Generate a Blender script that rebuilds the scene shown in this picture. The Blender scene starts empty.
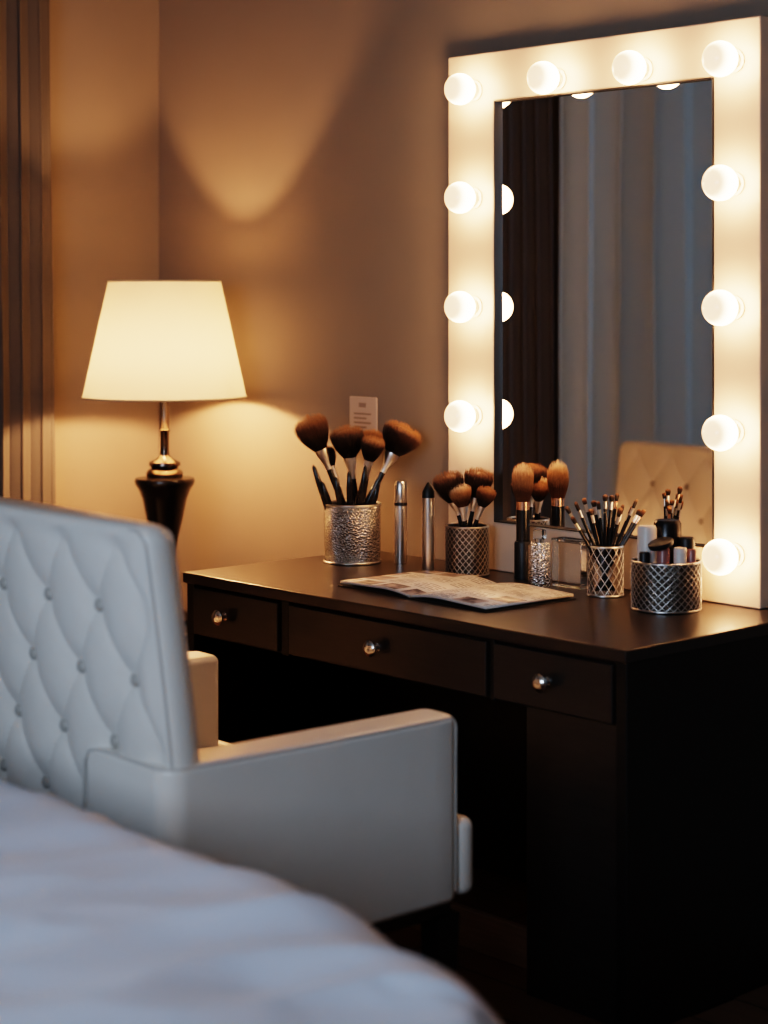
import bpy, bmesh, math, random
from mathutils import Vector, noise, Quaternion
random.seed(7)
S = bpy.context.scene
COL = S.collection

# ------------------------------------------------------------------ materials
def _nt(name):
    m = bpy.data.materials.new(name); m.use_nodes = True
    nt = m.node_tree
    return m, nt, nt.nodes['Principled BSDF']

def mat(name, color, rough=0.5, metal=0.0, bump=0.0, bscale=60.0, bdist=0.002, var=0.0, vscale=4.0,
        coat=0.0, sheen=0.0, spec=0.5, trans=0.0, stretch=(1, 1, 1), emis=None, estr=0.0, sss=0.0):
    m, nt, b = _nt(name)
    N, L = nt.nodes, nt.links
    b.inputs['Base Color'].default_value = (*color, 1)
    b.inputs['Roughness'].default_value = rough
    b.inputs['Metallic'].default_value = metal
    b.inputs['Coat Weight'].default_value = coat
    b.inputs['Sheen Weight'].default_value = sheen
    b.inputs['Specular IOR Level'].default_value = spec
    b.inputs['Transmission Weight'].default_value = trans
    if emis:
        b.inputs['Emission Color'].default_value = (*emis, 1)
        b.inputs['Emission Strength'].default_value = estr
    tc = N.new('ShaderNodeTexCoord'); mp = N.new('ShaderNodeMapping')
    mp.inputs['Scale'].default_value = stretch
    L.new(tc.outputs['Object'], mp.inputs['Vector'])
    if var > 0:
        n = N.new('ShaderNodeTexNoise'); n.inputs['Scale'].default_value = vscale
        n.inputs['Detail'].default_value = 5
        L.new(mp.outputs[0], n.inputs['Vector'])
        r = N.new('ShaderNodeValToRGB')
        r.color_ramp.elements[0].position = 0.3; r.color_ramp.elements[1].position = 0.7
        r.color_ramp.elements[0].color = (*[c * (1 - var) for c in color], 1)
        r.color_ramp.elements[1].color = (*[min(1, c * (1 + var)) for c in color], 1)
        L.new(n.outputs['Fac'], r.inputs[0]); L.new(r.outputs[0], b.inputs['Base Color'])
    if bump > 0:
        n = N.new('ShaderNodeTexNoise'); n.inputs['Scale'].default_value = bscale
        n.inputs['Detail'].default_value = 4
        L.new(mp.outputs[0], n.inputs['Vector'])
        bp = N.new('ShaderNodeBump'); bp.inputs['Strength'].default_value = bump
        bp.inputs['Distance'].default_value = bdist
        L.new(n.outputs['Fac'], bp.inputs['Height']); L.new(bp.outputs[0], b.inputs['Normal'])
    return m

M = {}
M['wall'] = mat('wall_paint_taupe', (0.215, 0.175, 0.142), 0.85, bump=0.15, bscale=180, bdist=0.001, var=0.03)
M['ceil'] = mat('ceiling_paint', (0.34, 0.30, 0.26), 0.9, bump=0.1, bscale=150, bdist=0.001)
M['trim'] = mat('trim_paint', (0.22, 0.17, 0.14), 0.5, bump=0.05)
M['leather'] = mat('leather_offwhite', (0.80, 0.76, 0.70), 0.34, bump=0.25, bscale=22, bdist=0.004, var=0.03, coat=0.08)
M['piping'] = mat('leather_piping', (0.58, 0.545, 0.50), 0.45, bump=0.1)
M['button'] = mat('leather_button_shaded', (0.42, 0.39, 0.35), 0.40, bump=0.1)  # darker than the leather to paint in shade of the tuft pits
M['woodleg'] = mat('dark_leg_wood', (0.012, 0.009, 0.008), 0.35, bump=0.1, stretch=(8, 8, 1))
M['desk'] = mat('espresso_wood', (0.008, 0.006, 0.005), 0.42, bump=0.08, bscale=40, bdist=0.0006, var=0.25, vscale=12, stretch=(1, 12, 12), spec=.3)
M['desktop'] = mat('espresso_wood_top', (0.022, 0.015, 0.012), 0.28, bump=0.06, bscale=40, bdist=0.0005, var=0.2, vscale=10, stretch=(1, 12, 12))
M['drawer'] = mat('espresso_wood_drawer', (0.017, 0.013, 0.0112), 0.34, bump=0.08, bscale=40, bdist=0.0006, var=0.2, vscale=10, stretch=(1, 12, 12), spec=.5)
M['kick'] = mat('walnut_kick_board', (0.30, 0.18, 0.12), 0.45, bump=0.08, bscale=40, bdist=0.0006, var=0.2, vscale=10, stretch=(1, 12, 12))
M['chrome'] = mat('polished_chrome', (0.85, 0.83, 0.80), 0.12, 1.0, bump=0.02)
M['silver'] = mat('brushed_silver', (0.74, 0.71, 0.68), 0.28, 1.0, bump=0.2, bscale=120, bdist=0.0006, stretch=(1, 1, 10))
M['black'] = mat('black_lacquer', (0.008, 0.007, 0.007), 0.22, bump=0.02)
M['blackmat'] = mat('black_plastic', (0.012, 0.011, 0.011), 0.45, bump=0.05)
M['copper'] = mat('rose_copper', (0.75, 0.45, 0.32), 0.25, 1.0, bump=0.02)
M['frame'] = mat('mirror_frame_cream', (0.64, 0.52, 0.42), 0.42, bump=0.04, bscale=80)
M['brass'] = mat('aged_bronze', (0.13, 0.10, 0.08), 0.25, 1.0, bump=0.05)
M['white'] = mat('cosmetic_white', (0.75, 0.68, 0.62), 0.35, bump=0.03)
M['card'] = mat('card_stock', (0.46, 0.37, 0.32), 0.5, bump=0.03)
M['pink'] = mat('cosmetic_rose', (0.35, 0.14, 0.12), 0.3, bump=0.03)
M['taupecurtain'] = mat('taupe_velvet', (0.090, 0.081, 0.075), 0.9, bump=0.3, bscale=300, bdist=0.001, sheen=0.05, spec=.2)
M['bluecurtain'] = mat('slate_blue_linen', (0.44, 0.49, 0.50), 0.85, bump=0.3, bscale=300, bdist=0.001, sheen=0.2)
M['duvet'] = mat('duvet_cotton', (0.72, 0.78, 0.90), 0.85, bump=0.15, bscale=9, bdist=0.008, sheen=0.2)
M['pillow'] = mat('pillow_cotton', (0.76, 0.79, 0.86), 0.85, bump=0.2, bscale=10, bdist=0.01)
M['bedframe'] = mat('bed_upholstery', (0.10, 0.085, 0.075), 0.7, bump=0.2, bscale=200)

# wood floor
def floor_mat():
    m, nt, b = _nt('dark_wood_floor'); N, L = nt.nodes, nt.links
    tc = N.new('ShaderNodeTexCoord'); br = N.new('ShaderNodeTexBrick')
    br.inputs['Scale'].default_value = 1.0
    br.inputs['Brick Width'].default_value = 1.3; br.inputs['Row Height'].default_value = 0.14
    br.inputs['Mortar Size'].default_value = 0.003
    br.inputs['Color1'].default_value = (0.24, 0.12, 0.075, 1); br.inputs['Color2'].default_value = (0.18, 0.09, 0.055, 1)
    br.inputs['Mortar'].default_value = (0.01, 0.006, 0.004, 1)
    L.new(tc.outputs['Object'], br.inputs['Vector'])
    mp = N.new('ShaderNodeMapping'); mp.inputs['Scale'].default_value = (2, 30, 2)
    L.new(tc.outputs['Object'], mp.inputs['Vector'])
    n = N.new('ShaderNodeTexNoise'); n.inputs['Scale'].default_value = 2; n.inputs['Detail'].default_value = 6
    L.new(mp.outputs[0], n.inputs['Vector'])
    mx = N.new('ShaderNodeMix'); mx.data_type = 'RGBA'; mx.blend_type = 'MULTIPLY'
    mx.inputs[0].default_value = 0.6
    L.new(br.outputs['Color'], mx.inputs[6]); L.new(n.outputs['Fac'], mx.inputs[7])
    L.new(mx.outputs[2], b.inputs['Base Color'])
    b.inputs['Roughness'].default_value = 0.35
    return m
M['floor'] = floor_mat()

def mirror_mat():
    m, nt, b = _nt('mirror_glass'); N, L = nt.nodes, nt.links
    b.inputs['Base Color'].default_value = (0.93, 0.94, 0.94, 1)
    b.inputs['Metallic'].default_value = 1; b.inputs['Roughness'].default_value = 0.012
    return m
M['mirror'] = mirror_mat()

def glass_mat(name, col=(0.95, 0.95, 0.93), rough=0.03):
    m, nt, b = _nt(name)
    b.inputs['Base Color'].default_value = (*col, 1)
    b.inputs['Transmission Weight'].default_value = 1; b.inputs['Roughness'].default_value = rough
    b.inputs['IOR'].default_value = 1.45
    return m
M['glass'] = glass_mat('clear_glass')
M['smoke'] = glass_mat('cut_glass', (0.80, 0.76, 0.72), 0.06)

BULB = 36.0
def bulb_mat():
    # emission graded by hand: dim cap toward the room, bright body imitating a glowing rim
    m, nt, b = _nt('graded_bulb_glow'); N, L = nt.nodes, nt.links
    tc = N.new('ShaderNodeTexCoord'); sp = N.new('ShaderNodeSeparateXYZ')
    L.new(tc.outputs['Generated'], sp.inputs[0])
    r = N.new('ShaderNodeMapRange'); r.interpolation_type = 'SMOOTHSTEP'
    r.inputs['From Min'].default_value = 0.10; r.inputs['From Max'].default_value = 0.60
    r.inputs['To Min'].default_value = 1.8; r.inputs['To Max'].default_value = BULB
    L.new(sp.outputs['Y'], r.inputs['Value'])
    b.inputs['Base Color'].default_value = (0.9, 0.78, 0.70, 1)
    b.inputs['Roughness'].default_value = 0.06
    b.inputs['Emission Color'].default_value = (1.0, 0.53, 0.25, 1)
    L.new(r.outputs[0], b.inputs['Emission Strength'])
    return m
M['bulb'] = bulb_mat()
M['lampbulb'] = mat('lamp_bulb_glow', (0.9, 0.85, 0.8), 0.3, emis=(1.0, 0.475, 0.205), estr=1380.0)

def shade_mat():
    m = bpy.data.materials.new('lamp_shade_fabric'); m.use_nodes = True
    nt = m.node_tree; N, L = nt.nodes, nt.links
    N.clear()
    out = N.new('ShaderNodeOutputMaterial')
    d = N.new('ShaderNodeBsdfDiffuse'); d.inputs['Color'].default_value = (0.50, 0.46, 0.38, 1)
    t = N.new('ShaderNodeBsdfTranslucent'); t.inputs['Color'].default_value = (0.80, 0.77, 0.66, 1)
    mx = N.new('ShaderNodeMixShader'); mx.inputs[0].default_value = 0.12
    tc = N.new('ShaderNodeTexCoord'); n = N.new('ShaderNodeTexNoise'); n.inputs['Scale'].default_value = 300
    L.new(tc.outputs['Object'], n.inputs['Vector'])
    bp = N.new('ShaderNodeBump'); bp.inputs['Strength'].default_value = 0.15; bp.inputs['Distance'].default_value = 0.001
    L.new(n.outputs['Fac'], bp.inputs['Height']); L.new(bp.outputs[0], d.inputs['Normal'])
    L.new(d.outputs[0], mx.inputs[1]); L.new(t.outputs[0], mx.inputs[2]); L.new(mx.outputs[0], out.inputs[0])
    return m
M['shade'] = shade_mat()

def bristle_mat(name, c0, c1, c2):  # brown hair gradient, with warm light painted into the orange tips
    m, nt, b = _nt(name); N, L = nt.nodes, nt.links
    tc = N.new('ShaderNodeTexCoord'); sp = N.new('ShaderNodeSeparateXYZ')
    L.new(tc.outputs['Generated'], sp.inputs[0])
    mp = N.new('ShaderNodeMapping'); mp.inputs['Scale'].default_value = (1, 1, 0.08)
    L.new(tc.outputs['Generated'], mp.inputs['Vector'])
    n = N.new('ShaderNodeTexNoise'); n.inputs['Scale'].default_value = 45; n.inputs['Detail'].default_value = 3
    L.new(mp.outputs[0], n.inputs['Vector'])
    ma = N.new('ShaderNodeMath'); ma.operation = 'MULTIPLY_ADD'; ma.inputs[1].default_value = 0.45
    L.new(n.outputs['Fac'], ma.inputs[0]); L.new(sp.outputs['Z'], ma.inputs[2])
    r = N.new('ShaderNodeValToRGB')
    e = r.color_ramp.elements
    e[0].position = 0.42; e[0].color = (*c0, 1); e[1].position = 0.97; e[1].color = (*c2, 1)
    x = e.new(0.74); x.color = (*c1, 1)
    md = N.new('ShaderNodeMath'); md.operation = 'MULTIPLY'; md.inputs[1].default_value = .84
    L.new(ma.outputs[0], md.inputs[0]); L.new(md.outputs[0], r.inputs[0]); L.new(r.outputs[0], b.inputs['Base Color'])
    b.inputs['Roughness'].default_value = 0.42
    return m
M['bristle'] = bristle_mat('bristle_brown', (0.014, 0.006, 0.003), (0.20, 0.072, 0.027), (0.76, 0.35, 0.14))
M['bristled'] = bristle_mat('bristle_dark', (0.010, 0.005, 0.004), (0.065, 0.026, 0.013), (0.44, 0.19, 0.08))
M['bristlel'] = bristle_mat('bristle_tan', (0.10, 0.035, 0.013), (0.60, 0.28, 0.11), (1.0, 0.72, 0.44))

def glitter_mat(name, c, sc=260, st=.9, dist=.002, rough=.3):
    m, nt, b = _nt(name); N, L = nt.nodes, nt.links
    tc = N.new('ShaderNodeTexCoord'); v = N.new('ShaderNodeTexVoronoi'); v.inputs['Scale'].default_value = sc
    L.new(tc.outputs['Object'], v.inputs['Vector'])
    bp = N.new('ShaderNodeBump'); bp.inputs['Strength'].default_value = st; bp.inputs['Distance'].default_value = dist
    L.new(v.outputs['Distance'], bp.inputs['Height']); L.new(bp.outputs[0], b.inputs['Normal'])
    b.inputs['Base Color'].default_value = (*c, 1)
    b.inputs['Metallic'].default_value = 1; b.inputs['Roughness'].default_value = rough
    return m
M['glitter'] = glitter_mat('hammered_silver', (0.66, 0.63, 0.59), 230, .9, .0042, .26)
M['glitter2'] = glitter_mat('bead_silver', (0.82, 0.79, 0.76), 200, .9, .004, .25)
M['darkmetal'] = glitter_mat('dark_patterned_metal', (0.13, 0.105, 0.085), 300)
M['mesh'] = mat('champagne_mesh', (0.58, 0.50, 0.42), 0.33, 1.0, bump=0.02)

def page_mat():
    m, nt, b = _nt('printed_page'); N, L = nt.nodes, nt.links
    tc = N.new('ShaderNodeTexCoord')
    br = N.new('ShaderNodeTexBrick'); br.inputs['Scale'].default_value = 1
    br.inputs['Brick Width'].default_value = 0.045; br.inputs['Row Height'].default_value = 0.012
    br.inputs['Mortar Size'].default_value = 0.0040; br.inputs['Bias'].default_value = 0.0
    br.inputs['Color1'].default_value = (0.16, 0.12, 0.10, 1); br.inputs['Color2'].default_value = (0.50, 0.43, 0.38, 1)
    br.inputs['Mortar'].default_value = (0.88, 0.83, 0.78, 1)
    L.new(tc.outputs['Object'], br.inputs['Vector'])
    v = N.new('ShaderNodeTexBrick'); v.inputs['Scale'].default_value = 1
    v.inputs['Brick Width'].default_value = 0.085; v.inputs['Row Height'].default_value = 0.075
    v.inputs['Mortar Size'].default_value = 0.009
    v.inputs['Color1'].default_value = (0, 0, 0, 1); v.inputs['Color2'].default_value = (1, 1, 1, 1); v.inputs['Mortar'].default_value = (0.5, 0.5, 0.5, 1)
    L.new(tc.outputs['Object'], v.inputs['Vector'])
    r = N.new('ShaderNodeValToRGB'); r.color_ramp.interpolation = 'CONSTANT'
    e = r.color_ramp.elements
    e[0].position = 0.0; e[0].color = (0, 0, 0, 1); e[1].position = 0.66; e[1].color = (1, 1, 1, 1)
    L.new(v.outputs['Color'], r.inputs[0])
    n = N.new('ShaderNodeTexNoise'); n.inputs['Scale'].default_value = 26; n.inputs['Detail'].default_value = 3
    L.new(tc.outputs['Object'], n.inputs['Vector'])
    pr = N.new('ShaderNodeValToRGB')
    pr.color_ramp.elements[0].position = .38; pr.color_ramp.elements[0].color = (0.12, 0.09, 0.09, 1)
    pr.color_ramp.elements[1].position = .6; pr.color_ramp.elements[1].color = (0.66, 0.50, 0.42, 1)
    L.new(n.outputs['Fac'], pr.inputs[0])
    mx = N.new('ShaderNodeMix'); mx.data_type = 'RGBA'
    L.new(r.outputs[0], mx.inputs[0]); L.new(br.outputs['Color'], mx.inputs[6]); L.new(pr.outputs[0], mx.inputs[7])
    mg_ = N.new('ShaderNodeMix'); mg_.data_type = 'RGBA'
    L.new(v.outputs['Fac'], mg_.inputs[0]); L.new(mx.outputs[2], mg_.inputs[6]); mg_.inputs[7].default_value = (0.88, 0.83, 0.78, 1)
    L.new(mg_.outputs[2], b.inputs['Base Color']); b.inputs['Roughness'].default_value = 0.35
    return m
M['page'] = page_mat()
M['paper'] = mat('paper_edge', (0.75, 0.7, 0.64), 0.7, bump=0.1)

# ------------------------------------------------------------------ geometry helpers
def empty(name, loc=(0, 0, 0), rotz=0.0, scale=1.0):
    e = bpy.data.objects.new(name, None); COL.objects.link(e)
    e.location = loc; e.rotation_euler = (0, 0, rotz); e.scale = (scale,) * 3
    e.empty_display_size = 0.1
    return e

def mesh_obj(name, verts, faces, m, parent=None, smooth=True, loc=(0, 0, 0)):
    me = bpy.data.meshes.new(name); me.from_pydata([tuple(v) for v in verts], [], faces); me.update()
    bm = bmesh.new(); bm.from_mesh(me)
    bmesh.ops.recalc_face_normals(bm, faces=bm.faces); bm.to_mesh(me); bm.free()
    for p in me.polygons: p.use_smooth = smooth
    me.materials.append(m)
    o = bpy.data.objects.new(name, me); COL.objects.link(o); o.location = loc
    if parent: o.parent = parent
    return o

def box(name, lo, hi, m, parent=None, bevel=0.004, seg=3, wn=True):
    lo, hi = Vector(lo), Vector(hi)
    c = (lo + hi) / 2; s = hi - lo
    bm = bmesh.new(); bmesh.ops.create_cube(bm, size=1)
    for v in bm.verts: v.co = Vector((v.co.x * s.x, v.co.y * s.y, v.co.z * s.z))
    if bevel > 0:
        bevel = min(bevel, min(s) * 0.49)
        bmesh.ops.bevel(bm, geom=bm.edges[:], offset=bevel, segments=seg, profile=0.5, affect='EDGES')
    me = bpy.data.meshes.new(name); bm.to_mesh(me); bm.free()
    for p in me.polygons: p.use_smooth = bevel > 0
    me.materials.append(m)
    o = bpy.data.objects.new(name, me); COL.objects.link(o); o.location = c
    if bevel > 0:
        w = o.modifiers.new('wn', 'WEIGHTED_NORMAL'); w.keep_sharp = False
    if parent: o.parent = parent
    return o

def multibox(name, boxes, m, parent=None):
    V, F = [], []
    for lo, hi in boxes:
        b = len(V)
        for z in (lo[2], hi[2]):
            V += [(lo[0], lo[1], z), (hi[0], lo[1], z), (hi[0], hi[1], z), (lo[0], hi[1], z)]
        F += [(b, b+3, b+2, b+1), (b+4, b+5, b+6, b+7), (b, b+1, b+5, b+4), (b+1, b+2, b+6, b+5), (b+2, b+3, b+7, b+6), (b+3, b, b+4, b+7)]
    return mesh_obj(name, V, F, m, parent, smooth=False)

def lathe(name, prof, m, parent=None, loc=(0, 0, 0), segs=40, direction=None, sharp=True, rfun=None):
    V, F = [], []
    n = len(prof)
    for (r, z) in prof:
        for k in range(segs):
            a = 2 * math.pi * k / segs
            rr = r if rfun is None else rfun(r, z, a)
            V.append((rr * math.cos(a), rr * math.sin(a), z))
    for i in range(n - 1):
        for k in range(segs):
            k2 = (k + 1) % segs
            F.append((i*segs+k, i*segs+k2, (i+1)*segs+k2, (i+1)*segs+k))
    if prof[0][0] > 0 and prof[0][0] < 0.001: F.append(tuple(range(segs - 1, -1, -1)))
    if prof[-1][0] > 0 and prof[-1][0] < 0.001: F.append(tuple(range((n-1)*segs, n*segs)))
    o = mesh_obj(name, V, F, m, parent, True, loc)
    if sharp:
        me = o.data
        bm = bmesh.new(); bm.from_mesh(me)
        for e in bm.edges:
            if len(e.link_faces) == 2 and e.calc_face_angle(0) > math.radians(38): e.smooth = False
        bm.to_mesh(me); bm.free()
    if direction is not None:
        o.rotation_mode = 'QUATERNION'
        o.rotation_quaternion = Vector((0, 0, 1)).rotation_difference(Vector(direction).normalized())
    return o

def tube(name, pts, r, m, parent=None, cyclic=False, loc=(0, 0, 0), res=3):
    cu = bpy.data.curves.new(name, 'CURVE'); cu.dimensions = '3D'; cu.bevel_depth = r; cu.bevel_resolution = res
    cu.use_fill_caps = True
    sp = cu.splines.new('POLY'); sp.points.add(len(pts) - 1)
    for p, q in zip(sp.points, pts): p.co = (*q, 1)
    sp.use_cyclic_u = cyclic; sp.use_smooth = True
    cu.materials.append(m)
    o = bpy.data.objects.new(name, cu); COL.objects.link(o); o.location = loc
    if parent: o.parent = parent
    return o

def ellipsoid(name, c, rad, m, parent=None, seg=24, power=2.0, rot=None):
    V, F = [], []
    R = seg // 2 + 2
    def sg(v, p): return math.copysign(abs(v) ** p, v)
    e = 2.0 / power
    for i in range(R + 1):
        ph = -math.pi / 2 + math.pi * i / R
        for k in range(seg):
            a = 2 * math.pi * k / seg
            V.append((rad[0] * sg(math.cos(ph), e) * sg(math.cos(a), e), rad[1] * sg(math.cos(ph), e) * sg(math.sin(a), e), rad[2] * sg(math.sin(ph), e)))
    for i in range(R):
        for k in range(seg):
            k2 = (k + 1) % seg
            F.append((i*seg+k, i*seg+k2, (i+1)*seg+k2, (i+1)*seg+k))
    o = mesh_obj(name, V, F, m, parent, True, c)
    bm = bmesh.new(); bm.from_mesh(o.data); bmesh.ops.remove_doubles(bm, verts=bm.verts, dist=1e-5)
    bmesh.ops.recalc_face_normals(bm, faces=bm.faces); bm.to_mesh(o.data); bm.free()
    if rot: o.rotation_euler = rot
    return o

# ------------------------------------------------------------------ room shell
XL, XR, YB, YF, ZC = -2.37, 3.5, 0.0, -4.5, 2.75
multibox('floor', [((XL-.1, YF-.1, -.1), (XR+.1, YB+.1, 0))], M['floor'])
multibox('ceiling', [((XL-.1, YF-.1, ZC), (XR+.1, YB+.1, ZC+.1))], M['ceil'])
multibox('wall_vanity', [((XL-.1, YB, 0), (XR+.1, YB+.1, ZC))], M['wall'])
multibox('wall_left', [((XL-.1, YF, 0), (XL, YB, ZC))], M['wall'])
multibox('wall_right', [((XR, YF, 0), (XR+.1, YB, ZC))], M['wall'])
wx0, wx1, wz0, wz1 = .4, 2.4, 1.15, 2.35  # opening and window frame added to carry the cool fill light
multibox('wall_rear', [((XL-.1, YF-.1, 0), (wx0, YF, ZC)), ((wx1, YF-.1, 0), (XR+.1, YF, ZC)),
                      ((wx0, YF-.1, 0), (wx1, YF, wz0)), ((wx0, YF-.1, wz1), (wx1, YF, ZC))], M['wall'])
multibox('added_window', [((wx0, YF-.08, wz0), (wx0+.05, YF-.02, wz1)), ((wx1-.05, YF-.08, wz0), (wx1, YF-.02, wz1)),
                      ((wx0, YF-.08, wz0), (wx1, YF-.02, wz0+.05)), ((wx0, YF-.08, wz1-.05), (wx1, YF-.02, wz1)),
                      (((wx0+wx1)/2-.025, YF-.08, wz0), ((wx0+wx1)/2+.025, YF-.02, wz1))], M['trim'])
box('baseboard_vanity', (XL+.016, YB-.016, 0), (XR, YB, .1), M['trim'], None, .004)
box('baseboard_left', (XL, YF, 0), (XL+.016, YB, .1), M['trim'], None, .004)
box('baseboard_right', (XR-.016, YF, 0), (XR, YB-.016, .1), M['trim'], None, .004)

# ------------------------------------------------------------------ curtains
def curtain(name, y0, y1, m, folds, depth=0.045, seed=0, x0=XL+.085):
    V, F = [], []
    ny, nz = folds * 16, 40
    z0, z1 = 0.02, 2.52
    for j in range(nz + 1):
        t = j / nz; z = z0 + (z1 - z0) * t
        for i in range(ny + 1):
            s = i / ny
            ph = s * folds * 2 * math.pi + 0.9 * math.sin(s * 9 + seed) + 0.15 * math.sin(t * 5 + s * 20)
            amp = depth * (0.75 + 0.25 * math.sin(s * 17 + seed * 2)) * (1 - 0.25 * t)
            x = x0 + amp * math.sin(ph) + 0.006 * noise.noise(Vector((s * 8, t * 4, seed)))
            y = y0 + (y1 - y0) * s + 0.012 * math.sin(2 * ph)
            y += (s - 0.5) * 0.06 * (1 - t)
            V.append((x, y, z))
    for j in range(nz):
        for i in range(ny):
            a = j * (ny + 1) + i
            F.append((a, a + 1, a + ny + 2, a + ny + 1))
    o = mesh_obj(name, V, F, m)
    md = o.modifiers.new('sol', 'SOLIDIFY'); md.thickness = 0.003
    return o
curtain('curtain', -1.74, -0.44, M['taupecurtain'], 19, depth=.022, seed=3.4)
curtain('curtain.001', -3.45, -1.80, M['bluecurtain'], 9, depth=.06, seed=4.1)
rod = empty('curtain_rod', (XL + .085, -2, 2.54))
tube('rod', [(0, -1.55, 0), (0, 1.65, 0)], 0.014, M['brass'], rod)
ellipsoid('finial_a', (0, -1.58, 0), (.028,) * 3, M['brass'], rod, 16)
ellipsoid('finial_b', (0, 1.68, 0), (.028,) * 3, M['brass'], rod, 16)
for i, y in enumerate((-1.4, 0.15, 1.5)):
    tube('bracket_%d' % (i + 1), [(-.085, y, 0), (0, y, 0)], 0.008, M['brass'], rod)

# ------------------------------------------------------------------ vanity desk
D = empty('vanity_desk', (-0.7, -0.31, 0))
def dbox(name, lo, hi, m, bv=.003):
    return box(name, (lo[0]+.7, lo[1]+.31, lo[2]), (hi[0]+.7, hi[1]+.31, hi[2]), m, D, bv)
dbox('top', (-1.405, -.625, .724), (.006, -.004, .75), M['desktop'], .004)
dbox('side_panel_right', (-.028, -.615, 0), (0, -.02, .7245), M['desk'])
dbox('side_panel_left', (-1.40, -.615, 0), (-1.372, -.02, .7245), M['desk'])
dbox('pedestal_right', (-.30, -.575, 0.0), (-.0285, -.03, .60), M['drawer'])
dbox('apron', (-1.3715, -.600, .595), (-.0285, -.03, .7245), M['desk'])
dbox('back_panel', (-1.3715, -.05, .005), (-.30, -.035, .60), M['desk'])
dbox('kick_board', (-1.3715, -.47, .0), (-.301, -.45, .085), M['kick'])
for i, (a, b_) in enumerate([(-1.368, -1.046), (-1.005, -.372), (-.350, -.034)]):
    dbox('drawer_front_%d' % (i+1), (a, -.619, .602), (b_, -.6005, .716), M['drawer'], .003)
dbox('divider_1', (-1.040, -.612, .595), (-1.011, -.6005, .7235), M['desk'])
dbox('divider_2', (-.368, -.612, .595), (-.354, -.6005, .7235), M['desk'])
knob = [(.0001, 0), (.010, 0), (.010, .003), (.005, .006), (.005, .012), (.012, .015), (.0185, .021), (.019, .026), (.014, .032), (.006, .034), (.0001, .0345)]
for i, x in enumerate((-1.240, -.70, -.200)):
    lathe('knob_%d' % (i+1), knob, M['chrome'], D, (x+.7, -.619+.31, .660), 12, (0, -1, 0))

# ------------------------------------------------------------------ vanity mirror
x0, x1, zb, zt = -1.063, -.104, .7505, 2.030
bl, br_, bt = .162, .126, .122
MI = empty('vanity_mirror', ((x0+x1)/2, -.025, zb))
cx = (x0+x1)/2
def mb(name, lo, hi, m, bv=.004):
    return box(name, (lo[0]-cx, lo[1]+.025, lo[2]-zb), (hi[0]-cx, hi[1]+.025, hi[2]-zb), m, MI, bv)
mb('frame_left', (x0, -.048, zb), (x0+bl, -.004, zt), M['frame'])
mb('frame_right', (x1-br_, -.048, zb), (x1, -.004, zt), M['frame'])
mb('frame_top', (x0+bl-.006, -.0478, zt-bt), (x1-br_+.006, -.004, zt-.0002), M['frame'])
mb('frame_bottom', (x0+bl-.006, -.0478, zb), (x1-br_+.006, -.004, zb+.12), M['frame'])
f = .003
ix0, ix1, iz0, iz1 = x0+bl, x1-br_, zb+.12, zt-bt
mb('fillet_left', (ix0, -.049, iz0), (ix0+f, -.010, iz1), M['blackmat'], .001)
mb('fillet_right', (ix1-f, -.049, iz0), (ix1, -.010, iz1), M['blackmat'], .001)
mb('fillet_top', (ix0+f, -.049, iz1-f), (ix1-f, -.010, iz1), M['blackmat'], .001)
mb('fillet_bottom', (ix0+f, -.049, iz0), (ix1-f, -.010, iz0+f), M['blackmat'], .001)
mb('mirror_glass', (ix0+.001, -.034, iz0+.001), (ix1-.001, -.012, iz1-.001), M['mirror'], 0)
bulbs = []
for z in (1.938, 1.670, 1.400, 1.130): bulbs.append((-.966, z))
for z in (1.938, 1.670, 1.400, 1.130, .862): bulbs.append((-.171, z))
bulbs += [(-.688, 1.942), (-.425, 1.942)]
sock = [(.0001, 0), (.026, 0), (.026, .004), (.020, .006), (.020, .024), (.0001, .024)]
for i, (bx, bz) in enumerate(bulbs):
    lathe('bulb_socket_%d' % (i+1), sock, M['white'], MI, (bx-cx, -.048+.025, bz-zb), 24, (0, -1, 0))
    ellipsoid('bulb_%d' % (i+1), (bx-cx, -.102+.025, bz-zb), (.0385, .0385, .0385), M['bulb'], MI, 32)

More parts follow.
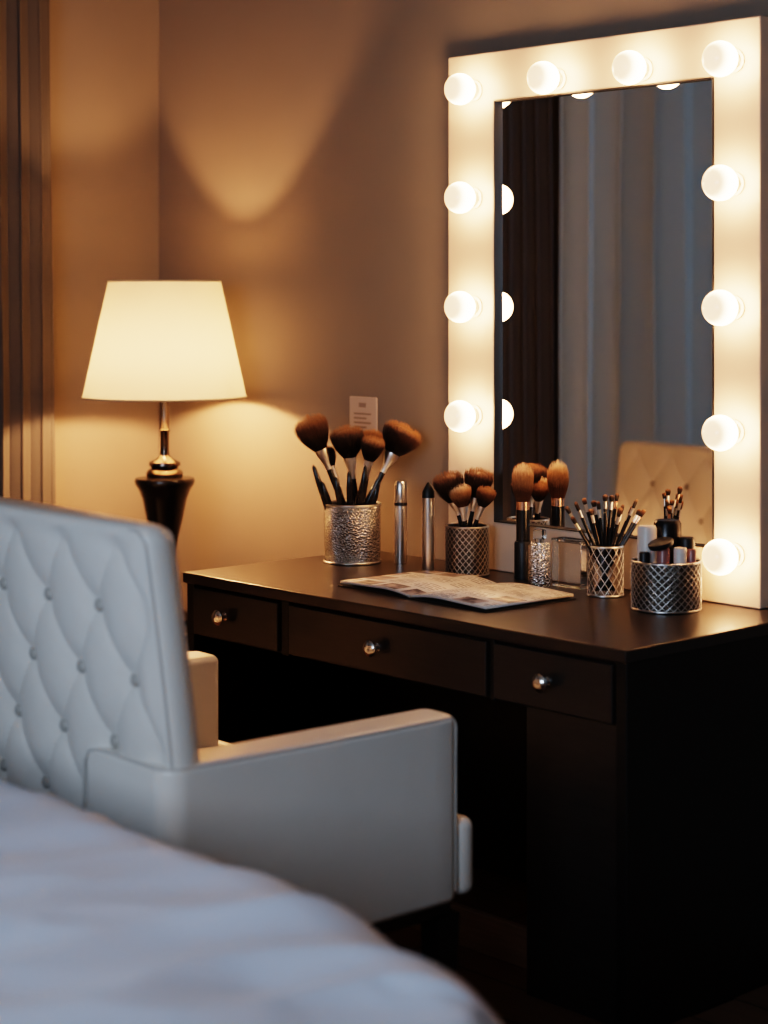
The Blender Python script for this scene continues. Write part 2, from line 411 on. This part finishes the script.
# ------------------------------------------------------------------ armchairs
def armchair(name, loc, rotz, scale=1.0):
    C = empty(name, loc, rotz, scale)
    hw = .420
    W, z0, z1, T = 2*hw, .31, 1.052, .056
    def yf(z):
        t = max(0, (z - .50) / .56)
        return -.255 - .07 * t ** 1.3
    nx, nz = 210, 190
    a, b = .160, .235
    zc = .785
    AMP, DENT = .0140, .0095
    def tuft(x, z):
        s = (x / a + (z - zc) / b); t = (x / a - (z - zc) / b)
        p = (abs(math.sin(math.pi * s)) * abs(math.sin(math.pi * t))) ** .40
        e = min(hw - abs(x), z1 - z, z - z0)
        k = max(0, min(1, (e - .014) / .045)); k = k*k*(3-2*k)
        rs, rt = s - round(s), t - round(t)
        bx, bz = a * (rs + rt) / 2, b * (rs - rt) / 2
        dd = math.hypot(bx, bz)
        return k * (AMP * (p - .5) - DENT * math.exp(-(dd / .030) ** 2))
    def edge(x, z):
        e = max(0, min(hw - abs(x), z1 - z)); r = .020
        if e >= r: return 0
        return r - math.sqrt(max(0, r*r - (r-e)**2))
    def puff(x): return .016 * (1 - (x / hw) ** 2)
    V, F = [], []
    def pt(i, j, side):
        x = -hw + W * i / nx; z = z0 + (z1 - z0) * j / nz
        X, Z = x, z
        cr = .035
        if abs(x) > hw - cr and z > z1 - cr:
            dx, dz = abs(x) - (hw - cr), z - (z1 - cr)
            m = max(dx, dz); d = math.hypot(dx, dz)
            if d > 0:
                f_ = m / d
                X = math.copysign(hw - cr + dx * f_, x); Z = z1 - cr + dz * f_
        off = edge(x, z); tf = tuft(x, z)
        if side == 0: y = yf(z) - off + tf + puff(x)
        else: y = yf(z) - T + off - tf - puff(x)
        return (X, y, Z)
    for side in (0, 1):
        for j in range(nz + 1):
            for i in range(nx + 1): V.append(pt(i, j, side))
    n1 = (nx+1)*(nz+1)
    for side in (0, 1):
        for j in range(nz):
            for i in range(nx):
                q = side*n1 + j*(nx+1) + i
                F.append((q, q+1, q+nx+2, q+nx+1))
    ring = [i for i in range(nx+1)] + [j*(nx+1)+nx for j in range(1, nz+1)] + [nz*(nx+1)+i for i in range(nx-1, -1, -1)] + [j*(nx+1) for j in range(nz-1, 0, -1)]
    for k in range(len(ring)):
        p, q = ring[k], ring[(k+1) % len(ring)]
        F.append((p, q, q+n1, p+n1))
    mesh_obj('backrest', V, F, M['leather'], C)
    k = 0
    for u in range(-8, 9):
        for v in range(-8, 9):
            x = a*(u+v)/2; z = zc + b*(u-v)/2
            if abs(x) < hw-.045 and z0+.05 < z < z1-.045:
                k += 1
                dp = AMP*.5 + DENT - .003 - puff(x)
                ellipsoid('button_rear_%d' % k, (x, yf(z)-T+dp, z), (.0125, .0085, .0125), M['button'], C, 18)
                if z > .5:
                    ellipsoid('button_front_%d' % k, (x, yf(z)-dp, z), (.0125, .0085, .0125), M['button'], C, 18)
    for sd in (0, 1):
        pts = []
        ins = .010
        path = [(hw-ins, z0+.01)]
        for s in range(1, 20): path.append((hw-ins, z0 + (z1-.04-z0)*s/20))
        for s in range(0, 7):
            an = s/6*math.pi/2; path.append((hw-ins-.025+.025*math.cos(an), z1-ins-.025+.025*math.sin(an)))
        path += [(hw-.06 - (2*hw-.12)*s/10, z1-ins) for s in range(0, 11)]
        for s in range(0, 7):
            an = math.pi/2 + s/6*math.pi/2; path.append((-hw+ins+.025+.025*math.cos(an), z1-ins-.025+.025*math.sin(an)))
        for s in range(19, -1, -1): path.append((-hw+ins, z0 + (z1-.04-z0)*s/20 + .01))
        for (x, z) in path:
            off = edge(x, z)*.8
            y = yf(z) - off if sd == 0 else yf(z) - T + off
            pts.append((x, y, z))
        tube('piping_back_%d' % sd, pts, .0032, M['piping'], C)
    xo, xi = hw+.005, hw-.090
    for sx, nm in ((1, 'right'), (-1, 'left')):
        zt_, zb_ = .655, .31
        ya, yb = -.342, .30
        r1 = .045
        outl = []
        outl.append((xi, yb-.02)); outl.append((xi+.006, yb-.006)); outl.append((xi+.02, yb))
        outl.append((xo-.022, yb)); outl.append((xo-.007, yb-.006)); outl.append((xo, yb-.022))
        for s in range(1, 14): outl.append((xo + .004*math.sin(s/14*math.pi), yb-.022 + (ya+r1-yb+.022)*s/14))
        for s in range(0, 9):
            an = -s/8*math.pi/2; outl.append((xo-r1+r1*math.cos(an), ya+r1+r1*math.sin(an)))
        outl.append((.26, ya-.003)); outl.append((.185, ya)); outl.append((.170, ya+.004)); outl.append((.165, ya+.015)); outl.append((.165, yf(.5)-T+.028))
        outl.append((xi-.02, yf(.5)-T+.028)); outl.append((xi, yf(.5)-.02))
        n = len(outl)
        bm = bmesh.new()
        lo = [bm.verts.new((sx*x, y, zb_)) for x, y in outl]
        hi = [bm.verts.new((sx*x, y, zt_)) for x, y in outl]
        ft = bm.faces.new(hi); fb = bm.faces.new(list(reversed(lo)))
        for q in range(n):
            bm.faces.new((lo[q], lo[(q+1) % n], hi[(q+1) % n], hi[q]))
        bmesh.ops.recalc_face_normals(bm, faces=bm.faces)
        te = [e for e in bm.edges if abs(e.verts[0].co.z - e.verts[1].co.z) < 1e-6]
        bmesh.ops.bevel(bm, geom=te, offset=.014, segments=5, profile=.5, affect='EDGES', clamp_overlap=True)
        me = bpy.data.meshes.new('arm_'+nm); bm.to_mesh(me); bm.free()
        for p in me.polygons: p.use_smooth = True
        me.materials.append(M['leather'])
        o = bpy.data.objects.new('arm_'+nm, me); COL.objects.link(o); o.parent = C
        w = o.modifiers.new('wn', 'WEIGHTED_NORMAL')
        pts = [(sx*.17, ya+.002, .335), (sx*.168, ya-.001, .50), (sx*.172, ya-.001, .625), (sx*.185, ya, .644), (sx*.21, ya+.002, .650)]
        for s in range(0, 5): pts.append((sx*(.23+(xo-r1-.23)*s/4), ya+.002, .651))
        for s in range(1, 9):
            an = -math.pi/2 + s/8*math.pi/2; pts.append((sx*(xo-r1-.003+r1*math.cos(an)), ya+r1+r1*math.sin(an), .651))
        for s in range(1, 14): pts.append((sx*(xo-.003+.004*math.sin(s/14*math.pi)), ya+r1+(yb-.03-ya-r1)*s/14, .651))
        for s in range(1, 7):
            an = math.pi/2 - s/6*math.pi/2
            pts.append((sx*(xo-.006), yb-.022+.018*math.cos(an), .651-.02+.02*math.sin(an)))
        for s in range(1, 8): pts.append((sx*(xo-.007), yb-.004, .63-(.63-.33)*s/7))
        tube('piping_arm_' + nm, pts, .0026, M['piping'], C)
    box('seat_base', (-xi+.002, -.25, .31), (xi-.002, .30, .38), M['leather'], C, .02, 4)
    box('seat_front', (-xo+.002, .301, .315), (xo-.002, .345, .46), M['leather'], C, .02, 6)
    box('seat_cushion', (-xi+.003, -.245, .381), (xi-.003, .300, .475), M['leather'], C, .04, 6)
    box('under_frame', (-.39, -.30, .275), (.39, .31, .312), M['woodleg'], C, .004)
    for i, (x, y) in enumerate([(-.37, .30), (.37, .30), (-.37, -.28), (.37, -.28)]):
        V = []
        for (h, z) in ((.017, 0), (.026, .28)):
            V += [(x-h, y-h, z), (x+h, y-h, z), (x+h, y+h, z), (x-h, y+h, z)]
        mesh_obj('leg_%d' % (i+1), V, [(0, 3, 2, 1), (4, 5, 6, 7), (0, 1, 5, 4), (1, 2, 6, 5), (2, 3, 7, 6), (3, 0, 4, 7)], M['woodleg'], C, False)
    return C
armchair('tufted_armchair', (-.560, -1.224, 0), math.radians(-2.5))
armchair('tufted_armchair.001', (-1.445, -1.29, 0), math.radians(0), .895)

# ------------------------------------------------------------------ bed
B = empty('bed', (-.06, -2.9, 0))
def duvet():
    hx, hy, r, zt_, drop = .99, 1.17, .17, .674, .36
    def f(p, h):
        s = math.copysign(1, p); q = abs(p)
        fl = h - r
        if q <= fl: return p, 0
        q -= fl
        if q < r*math.pi/2:
            an = q/r; return s*(fl + r*math.sin(an)), r*(1-math.cos(an))
        return s*h, r + q - r*math.pi/2
    Lx = hx - r + r*math.pi/2 + drop - r; Ly = hy - r + r*math.pi/2 + drop - r
    nx, ny = 260, 300
    V, F = [], []
    for j in range(ny+1):
        for i in range(nx+1):
            px = -Lx + 2*Lx*i/nx; py = -Ly + 2*Ly*j/ny
            x, dx = f(px, hx); y, dy = f(py, hy)
            dz = min(drop, math.hypot(dx, dy) if min(dx, dy) < r else max(dx, dy))
            cr = .22
            ax, ay = abs(x)-(hx-cr), abs(y)-(hy-cr)
            if ax > 0 and ay > 0:
                m = max(ax, ay)/math.hypot(ax, ay)
                x = math.copysign(hx-cr+ax*m, x); y = math.copysign(hy-cr+ay*m, y)
            p = Vector((px, py, 0))
            n1 = noise.noise(p*1.6 + Vector((3, 1, 5)))
            n2 = noise.noise(Vector((px*5 + py*1.5, py*1.8 - px, 4)))
            q3 = noise.noise(Vector((px*7 - py*3, py*2.5+px*2.5, 1)))
            n3 = (1-abs(q3)*2.2)
            flare = max(0, dz-.05)
            ed = max(0, min(1, (px+.2)/.8))
            # duvet thins out toward the foot-right corner
            sl = max(0, min(1, (x-.45)/.38)); sl = sl*sl*(3-2*sl)
            sy = max(0, min(1, (y-.35)/.5))
            z = zt_ - dz + .022*n1 + .012*n2 + (.004+.010*ed)*n3 - .050*sl*sy
            wav = .018*math.sin(px*22+2*n1*3)*min(1, flare*5)
            wav2 = .018*math.sin(py*20+2*n1*3)*min(1, flare*5)
            if dy > dx: y += math.copysign(flare*.06+wav, y)
            elif dx > 0: x += math.copysign(flare*.06+wav2, x)
            V.append((x, y, z))
    for j in range(ny):
        for i in range(nx):
            q = j*(nx+1)+i; F.append((q, q+1, q+nx+2, q+nx+1))
    o = mesh_obj('duvet', V, F, M['duvet'], B)
    md = o.modifiers.new('s', 'SOLIDIFY'); md.thickness = .012; md.offset = -1
duvet()
box('mattress', (-.90, -1.25, .30), (.90, 1.04, .56), M['pillow'], B, .08, 6)
box('bed_base', (-.93, -1.27, .08), (.93, 1.08, .295), M['bedframe'], B, .01)
for i, (x, y) in enumerate([(-.85, -1.2), (.85, -1.2), (-.85, 1.0), (.85, 1.0)]):
    box('foot_%d' % (i+1), (x-.03, y-.03, 0), (x+.03, y+.03, .08), M['woodleg'], B, .004)
box('headboard', (-.98, -1.36, .05), (.98, -1.275, 1.12), M['bedframe'], B, .03, 5)
for i, x in enumerate((-.48, .48)):
    ellipsoid('pillow_%d' % (i+1), (x, -1.02, .80), (.36, .12, .22), M['pillow'], B, 40, 2.8, (math.radians(-35), 0, 0))

# ------------------------------------------------------------------ side table + lamp
lx, ly = -1.940, -.29
TB = empty('side_table', (lx, ly, 0))
TH = .52
lathe('top', [(.0001, TH-.025), (.195, TH-.025), (.20, TH-.02), (.20, TH-.005), (.195, TH), (.0001, TH)], M['desk'], TB, segs=64)
lathe('stem', [(.0001, .01), (.13, .01), (.13, .025), (.04, .045), (.022, .10), (.022, TH-.10), (.05, TH-.025), (.0001, TH-.025)], M['desk'], TB, segs=40)
lathe('foot', [(.0001, 0), (.14, 0), (.14, .011), (.0001, .011)], M['desk'], TB, segs=40)
LP = empty('table_lamp', (lx, ly, TH+.001))
def lz(z): return z - TH - .001
prof = [(.0001, 0), (.080, 0), (.082, .012), (.066, .022), (.045, .035), (.026, .055), (.020, .09), (.021, .13), (.028, .18), (.038, .235), (.050, .285), (.062, lz(.865)),
        (.072, lz(.890)), (.082, lz(.905)), (.084, lz(.915)), (.081, lz(.922)), (.06, lz(.925)), (.0001, lz(.926))]
lathe('urn_base', prof, M['black'], LP, segs=48)
lathe('collar', [(.0001, lz(.924)), (.050, lz(.926)), (.052, lz(.935)), (.047, lz(.944)), (.036, lz(.950)), (.044, lz(.958)), (.043, lz(.966)), (.026, lz(.974)),
                 (.014, lz(.985)), (.012, lz(1.0)), (.0125, lz(1.05)), (.016, lz(1.055)), (.0125, lz(1.06)), (.013, lz(1.10)), (.0085, lz(1.14)), (.012, lz(1.16)), (.012, lz(1.215)), (.0001, lz(1.217))], M['brass'], LP, segs=32)
BZ = 1.245
ellipsoid('bulb', (0, 0, lz(BZ)), (.024, .024, .026), M['lampbulb'], LP, 24)
RB, RT = .2270, .156
sh = lathe('shade', [(RB, lz(1.147)), (RT, lz(1.470))], M['shade'], LP, segs=96, sharp=False)
for nm, r, z in (('shade_rim_bottom', RB, 1.148), ('shade_rim_top', RT, 1.469)):
    tube(nm, [(r*math.cos(a*math.pi/40), r*math.sin(a*math.pi/40), lz(z)) for a in range(80)], .0022, M['shade'], LP, True)
for k in range(3):
    a = k*2*math.pi/3 + .3
    tube('spider_%d' % (k+1), [(.011*math.cos(a), .011*math.sin(a), lz(1.17)), (.10*math.cos(a), .10*math.sin(a), lz(1.20)), ((RB-.012)*math.cos(a), (RB-.012)*math.sin(a), lz(1.195))], .0013, M['brass'], LP)

# ------------------------------------------------------------------ wall card
W_ = empty('wall_card', (-1.430, -.004, 1.095))
box('plate', (-.054, -.004, -.062), (.054, .0035, .062), M['card'], W_, .003)
M['print'] = mat('card_print', (0.24, 0.18, 0.15), 0.6)
for i in range(5):
    box('print_%d' % (i+1), (-.034, -.0046, .014-i*.012), (.034-(i % 2)*.018, -.0041, .019-i*.012), M['print'], W_, 0)
box('slot', (-.014, -.0048, .034), (.014, -.0042, .046), M['print'], W_, 0)

# ------------------------------------------------------------------ brushes and cosmetics
R2 = Vector((.677, .736, 0)); D2 = Vector((-.736, .677, 0))
def LD(l, d, z): return R2*l + D2*d + Vector((0, 0, z))
def bristles(name, par, loc, dn, fr, w, hl, m, n=260, flat=.75):
    """hair tuft: solid core plus individual hairs, widening from the ferrule to a domed crown"""
    V, F = [], []
    segs = 28
    prof = [(.0005, -.002), (fr*.85, 0), (w*.50, hl*.25), (w*.72, hl*.50), (w*.80, hl*.66), (w*.74, hl*.76), (w*.52, hl*.83), (w*.25, hl*.87), (.0005, hl*.88)]
    prof = [(max(r, .0005), z) for r, z in prof]
    for r, z in prof:
        for k in range(segs):
            a = 2*math.pi*k/segs; rr = r*(.92+.05*math.sin(a*9+z*40))
            V.append((rr*math.cos(a), rr*math.sin(a), z))
    for i in range(len(prof)-1):
        for k in range(segs):
            k2 = (k+1) % segs
            F.append((i*segs+k, i*segs+k2, (i+1)*segs+k2, (i+1)*segs+k))
    hr = .00075 if w > .02 else .00045
    for h in range(n):
        rho = math.sqrt(random.random())*.5 + .5 if random.random() < .72 else random.random()
        rho = min(1, rho); a = random.uniform(0, 2*math.pi)
        top = hl*(flat + (1-flat)*math.sqrt(max(0, 1-rho**2)))*random.uniform(.90, 1.07)
        R = w*rho*random.uniform(.90, 1.14); r0 = fr*.93*rho
        a2 = a + random.uniform(-.2, .2)
        b = len(V)
        K = 5
        for q in range(K+1):
            t = q/K
            rad = r0 + (R-r0)*math.sin(t*math.pi/2*1.0)**.95
            z = -.001 + top*t
            aa = a + (a2-a)*t
            c = Vector((rad*math.cos(aa), rad*math.sin(aa), z))
            th = hr*(1-.75*t*t)
            for s in range(3):
                an = 2*math.pi*s/3
                V.append((c.x+th*math.cos(an), c.y+th*math.sin(an), c.z))
        for q in range(K):
            for s in range(3):
                s2 = (s+1) % 3
                F.append((b+q*3+s, b+q*3+s2, b+q*3+3+s2, b+q*3+3+s))
        F.append((b+K*3, b+K*3+1, b+K*3+2))
    o = mesh_obj(name, V, F, M[m], par, True, loc)
    o.rotation_mode = 'QUATERNION'
    o.rotation_quaternion = Vector((0, 0, 1)).rotation_difference(Vector(dn))
    return o

def brush(par, tag, base, tip, hl, hw, hr=.0055, bm='bristle', fm='silver', hm='black', ferr=.045, n=260):
    base, tip = Vector(base), Vector(tip)
    d = (tip-base); Lg = d.length; dn = d.normalized()
    h1 = Lg - hl - ferr
    lathe('handle_'+tag, [(.0001, 0), (hr*.45, .003), (hr*.7, h1*.3), (hr, h1*.75), (hr*.85, h1), (.0001, h1)], M[hm], par, base, 16, dn)
    fr = max(hr*.95, hw*.20)
    lathe('ferrule_'+tag, [(.0001, 0), (hr*.88, 0), (hr*.95, ferr*.3), (fr*.95, ferr*.8), (fr, ferr), (.0001, ferr)], M[fm], par, base+dn*h1, 20, dn)
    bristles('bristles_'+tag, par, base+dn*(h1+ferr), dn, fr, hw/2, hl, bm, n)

ZT = .7505
def cup(par, r, h, m, flare=1.0, wall=.003, rim=True, rimm='silver', segs=64):
    lathe('cup', [(.0001, 0), (r*.97, 0), (r, .003), (r*flare, h), (r*flare-wall, h), (r-wall, .006), (.0001, .006)], M[m], par, segs=segs)
    if rim:
        for nm, z, rr in (('rim_top', h, r*flare-.0012), ('rim_bottom', .003, r-.0005)):
            tube(nm, [(rr*math.cos(a*math.pi/32), rr*math.sin(a*math.pi/32), z) for a in range(64)], .0026, M[rimm], par, True)
def lattice(par, r, h, n, m, rr=.0012, turns=.35, z0=.005):
    k = 0
    for s in (1, -1):
        for i in range(n):
            k += 1
            pts = []
            for j in range(17):
                t = j/16; a = 2*math.pi*(i/n + s*turns*t)
                pts.append(((r+.0006)*math.cos(a), (r+.0006)*math.sin(a), z0+(h-z0)*t))
            tube('lattice_%d' % k, pts, rr, M[m], par, res=1)

c1 = empty('makeup_brush_cup', (-1.254, -.201, ZT))
cup(c1, .072, .148, 'glitter', 1.01)
big = [
    ((.035, .0), (-.115, -.02, .372), .092, .084, 'bristle'),
    ((.030, .03), (-.018, .02, .345), .082, .084, 'bristled'),
    ((-.02, .02), (.058, -.01, .320), .064, .060, 'bristled'),
    ((-.035, -.01), (.140, .02, .348), .082, .098, 'bristled'),
    ((.0, -.035), (.055, .07, .330), .070, .058, 'bristle'),
    ((.02, -.03), (-.070, .05, .290), .055, .040, 'bristled'),
]
for i, (b0, t0, hl, hw, bmn) in enumerate(big):
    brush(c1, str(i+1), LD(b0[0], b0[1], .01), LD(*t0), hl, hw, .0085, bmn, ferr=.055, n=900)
for i, (l, d_) in enumerate([(-.052, -.03), (-.040, -.035), (-.022, -.045), (-.004, -.045), (.018, -.04), (.036, -.035)]):
    a0 = LD(l*.4, d_*.5, .01); a1 = LD(l*1.9, d_, .250-.014*((i*7) % 4))
    dn = (a1-a0).normalized(); Lg = (a1-a0).length
    lathe('handle_up_%d' % (i+1), [(.0001, 0), (.004, 0), (.0075, Lg*.4), (.008, Lg*.8), (.005, Lg*.97), (.0001, Lg)], M['black'], c1, a0, 16, dn)

t1 = empty('mascara_tube', (-1.155, -.125, ZT))
lathe('body', [(.0001, 0), (.0155, 0), (.016, .003), (.016, .150), (.0001, .150)], M['silver'], t1, segs=32)
lathe('cap', [(.0001, .1505), (.0145, .1505), (.0155, .153), (.0155, .200), (.012, .207), (.0001, .208)], M['silver'], t1, segs=32)
lathe('band', [(.0161, .146), (.0166, .147), (.0166, .153), (.0161, .154)], M['blackmat'], t1, segs=32)
t2 = empty('eyeliner_pen', (-.972, -.204, ZT))
lathe('body', [(.0001, 0), (.0145, 0), (.0150, .003), (.0150, .185), (.0001, .185)], M['silver'], t2, segs=32)
lathe('tip', [(.0001, .1855), (.0152, .1855), (.0148, .200), (.008, .213), (.003, .222), (.0001, .223)], M['blackmat'], t2, segs=32)

c2 = empty('makeup_brush_cup.001', (-.900, -.142, ZT))
cup(c2, .052, .118, 'darkmetal', rimm='mesh')
lattice(c2, .052, .118, 22, 'mesh', .0009, .30)
mid = [((.02, 0), (-.054, -.012, .250), .075, .074, 'bristled'), ((.01, -.02), (-.022, -.03, .222), .055, .054, 'bristlel'),
       ((-.015, .01), (.033, .000, .258), .072, .070, 'bristled'), ((-.02, -.01), (.050, -.030, .216), .050, .046, 'bristle'),
       ((0, .02), (-.008, .02, .215), .05, .045, 'bristled')]
for i, (b0, t0, hl, hw, bmn) in enumerate(mid):
    brush(c2, str(i+1), LD(b0[0], b0[1], .01), LD(*t0), hl, hw, .006, bmn, ferr=.035, n=750)

sb = empty('powder_brush', (-.758, -.096, ZT))
lathe('handle', [(.0001, 0), (.0205, 0), (.021, .003), (.021, .085), (.019, .090), (.0001, .090)], M['blackmat'], sb, segs=32)
lathe('collar', [(.0001, .0905), (.0165, .0905), (.0165, .165), (.0001, .165)], M['black'], sb, segs=32)
lathe('ferrule', [(.0001, .1655), (.0155, .1655), (.0165, .185), (.0001, .185)], M['copper'], sb, segs=32)
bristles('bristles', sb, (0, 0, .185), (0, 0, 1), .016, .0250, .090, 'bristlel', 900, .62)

pb = empty('perfume_bottle', (-.645, -.160, ZT))
lathe('body', [(.0001, 0), (.024, 0), (.026, .003), (.026, .095), (.022, .103), (.0001, .104)], M['glitter2'], pb, segs=40)
lathe('neck', [(.0001, .104), (.012, .104), (.012, .112), (.0001, .112)], M['chrome'], pb, segs=24)
lathe('cap', [(.0001, .1125), (.015, .1125), (.0155, .116), (.0155, .130), (.013, .133), (.0001, .134)], M['glass'], pb, segs=24)
ab = empty('acrylic_box', (-.593, -.105, ZT))
box('shell', (-.045, -.022, 0), (.045, .022, .105), M['glass'], ab, .003)
box('lid', (-.046, -.023, .1055), (.046, .023, .112), M['glass'], ab, .002)

c3 = empty('makeup_brush_cup.002', (-.458, -.145, ZT))
cup(c3, .040, .112, 'smoke', rimm='silver')
lattice(c3, .040, .112, 14, 'silver', .0008, .28)
for i in range(17):
    l = -.086 + .173*i/16 + random.uniform(-.008, .008)
    d_ = random.uniform(-.035, .008)
    z = .225 - abs(l-.005)*.25 + random.uniform(-.022, .018)
    b0 = LD(-l*.26, -d_*.3, .012)
    brush(c3, str(i+1), b0, LD(l, d_, z), random.choice((.016, .020, .024)), random.choice((.008, .010, .012)), .0042, random.choice(('bristle', 'bristled', 'bristled')), random.choice(('copper', 'silver', 'silver')), ferr=.018, n=60)

c4 = empty('cosmetics_bowl', (-.249, -.188, ZT))
cup(c4, .074, .104, 'darkmetal', 1.0, rimm='silver')
lattice(c4, .074, .104, 28, 'silver', .0011, .22)
def bottle(tag, l, d_, z0, w, h, bodym, capm, ch, cr):
    p = LD(l, d_, 0)
    box('bottle_'+tag, (p.x-w/2, p.y-w/2, z0), (p.x+w/2, p.y+w/2, z0+h), M[bodym], c4, .004)
    lathe('cap_'+tag, [(.0001, 0), (cr, 0), (cr, ch*.92), (cr*.85, ch), (.0001, ch)], M[capm], c4, (p.x, p.y, z0+h+.0003), 24)
bottle('1', -.042, -.006, .007, .034, .085, 'pink', 'white', .088, .021)
bottle('2', .006, .022, .007, .036, .092, 'blackmat', 'black', .090, .030)
bottle('3', .044, .000, .007, .030, .085, 'white', 'blackmat', .062, .018)
bottle('4', -.012, -.040, .007, .026, .080, 'white', 'pink', .050, .014)
bottle('5', .024, -.040, .007, .024, .085, 'blackmat', 'white', .045, .014)
bottle('6', -.030, .042, .007, .026, .085, 'pink', 'copper', .060, .012)
lathe('compact', [(.0001, 0), (.026, 0), (.028, .004), (.028, .010), (.024, .013), (.0001, .014)], M['blackmat'], c4, LD(-.016, -.042, .140), 32, (-.1, -.3, 1))
bottle('7', -.052, -.034, .007, .020, .080, 'white', 'blackmat', .040, .011)
bottle('8', .050, -.030, .007, .018, .080, 'white', 'pink', .045, .010)

# open magazine
mg = empty('open_magazine', (-.72, -.365, ZT))
def page(side):
    V, F = [], []
    n = 24
    for i in range(n+1):
        t = i/n
        x = side*.245*t
        z = .008 + .012*math.sin(min(1, t*2.2)*math.pi/2)*(1-.65*t)
        for y in (-.135, .135): V.append((x, y, z))
    for i in range(n): F.append((2*i, 2*i+1, 2*i+3, 2*i+2))
    o = mesh_obj('pages_' + ('a' if side < 0 else 'b'), V, F, M['page'], mg)
    o.data.materials.append(M['paper'])
    md = o.modifiers.new('s', 'SOLIDIFY'); md.thickness = .006; md.offset = -1 if o.data.polygons[0].normal.z > 0 else 1
    md.material_offset_rim = 1
    return o
page(-1); page(1)
box('cover', (-.25, -.139, 0), (.25, .139, .002), M['blackmat'], mg, .0005)
mg.rotation_euler = (0, 0, math.radians(-2))

# ------------------------------------------------------------------ lights
al = bpy.data.lights.new('cool_fill_light', 'AREA'); al.shape = 'RECTANGLE'; al.size = 1.9; al.size_y = 1.1  # added cool fill behind an invented window, rakes across chair and bed
al.energy = 47; al.color = (0.64, 0.80, 1.0)
ao = bpy.data.objects.new('cool_fill_light', al); COL.objects.link(ao)
ao.location = ((wx0+wx1)/2, YF-.09, (wz0+wz1)/2)
ao.rotation_euler = (math.radians(90), 0, 0)
w = bpy.data.worlds.new('dusk'); S.world = w; w.use_nodes = True
w.node_tree.nodes['Background'].inputs[0].default_value = (0.25, 0.40, 0.75, 1)
w.node_tree.nodes['Background'].inputs[1].default_value = 0.5

# ------------------------------------------------------------------ camera
cam = bpy.data.cameras.new('camera'); co = bpy.data.objects.new('camera', cam); COL.objects.link(co)
co.location = (2.331, -3.388, 1.417)
co.rotation_euler = (math.radians(90), 0, math.radians(47.4))
cam.sensor_fit = 'VERTICAL'; cam.sensor_height = 36; cam.sensor_width = 36; cam.lens = 66.2
cam.shift_y = -0.207
cam.dof.use_dof = True; cam.dof.focus_distance = 4.4; cam.dof.aperture_fstop = 2.2
cam.clip_start = .05
S.camera = co
S.view_settings.view_transform = 'Filmic'
S.view_settings.look = 'High Contrast'
S.view_settings.exposure = 0.45
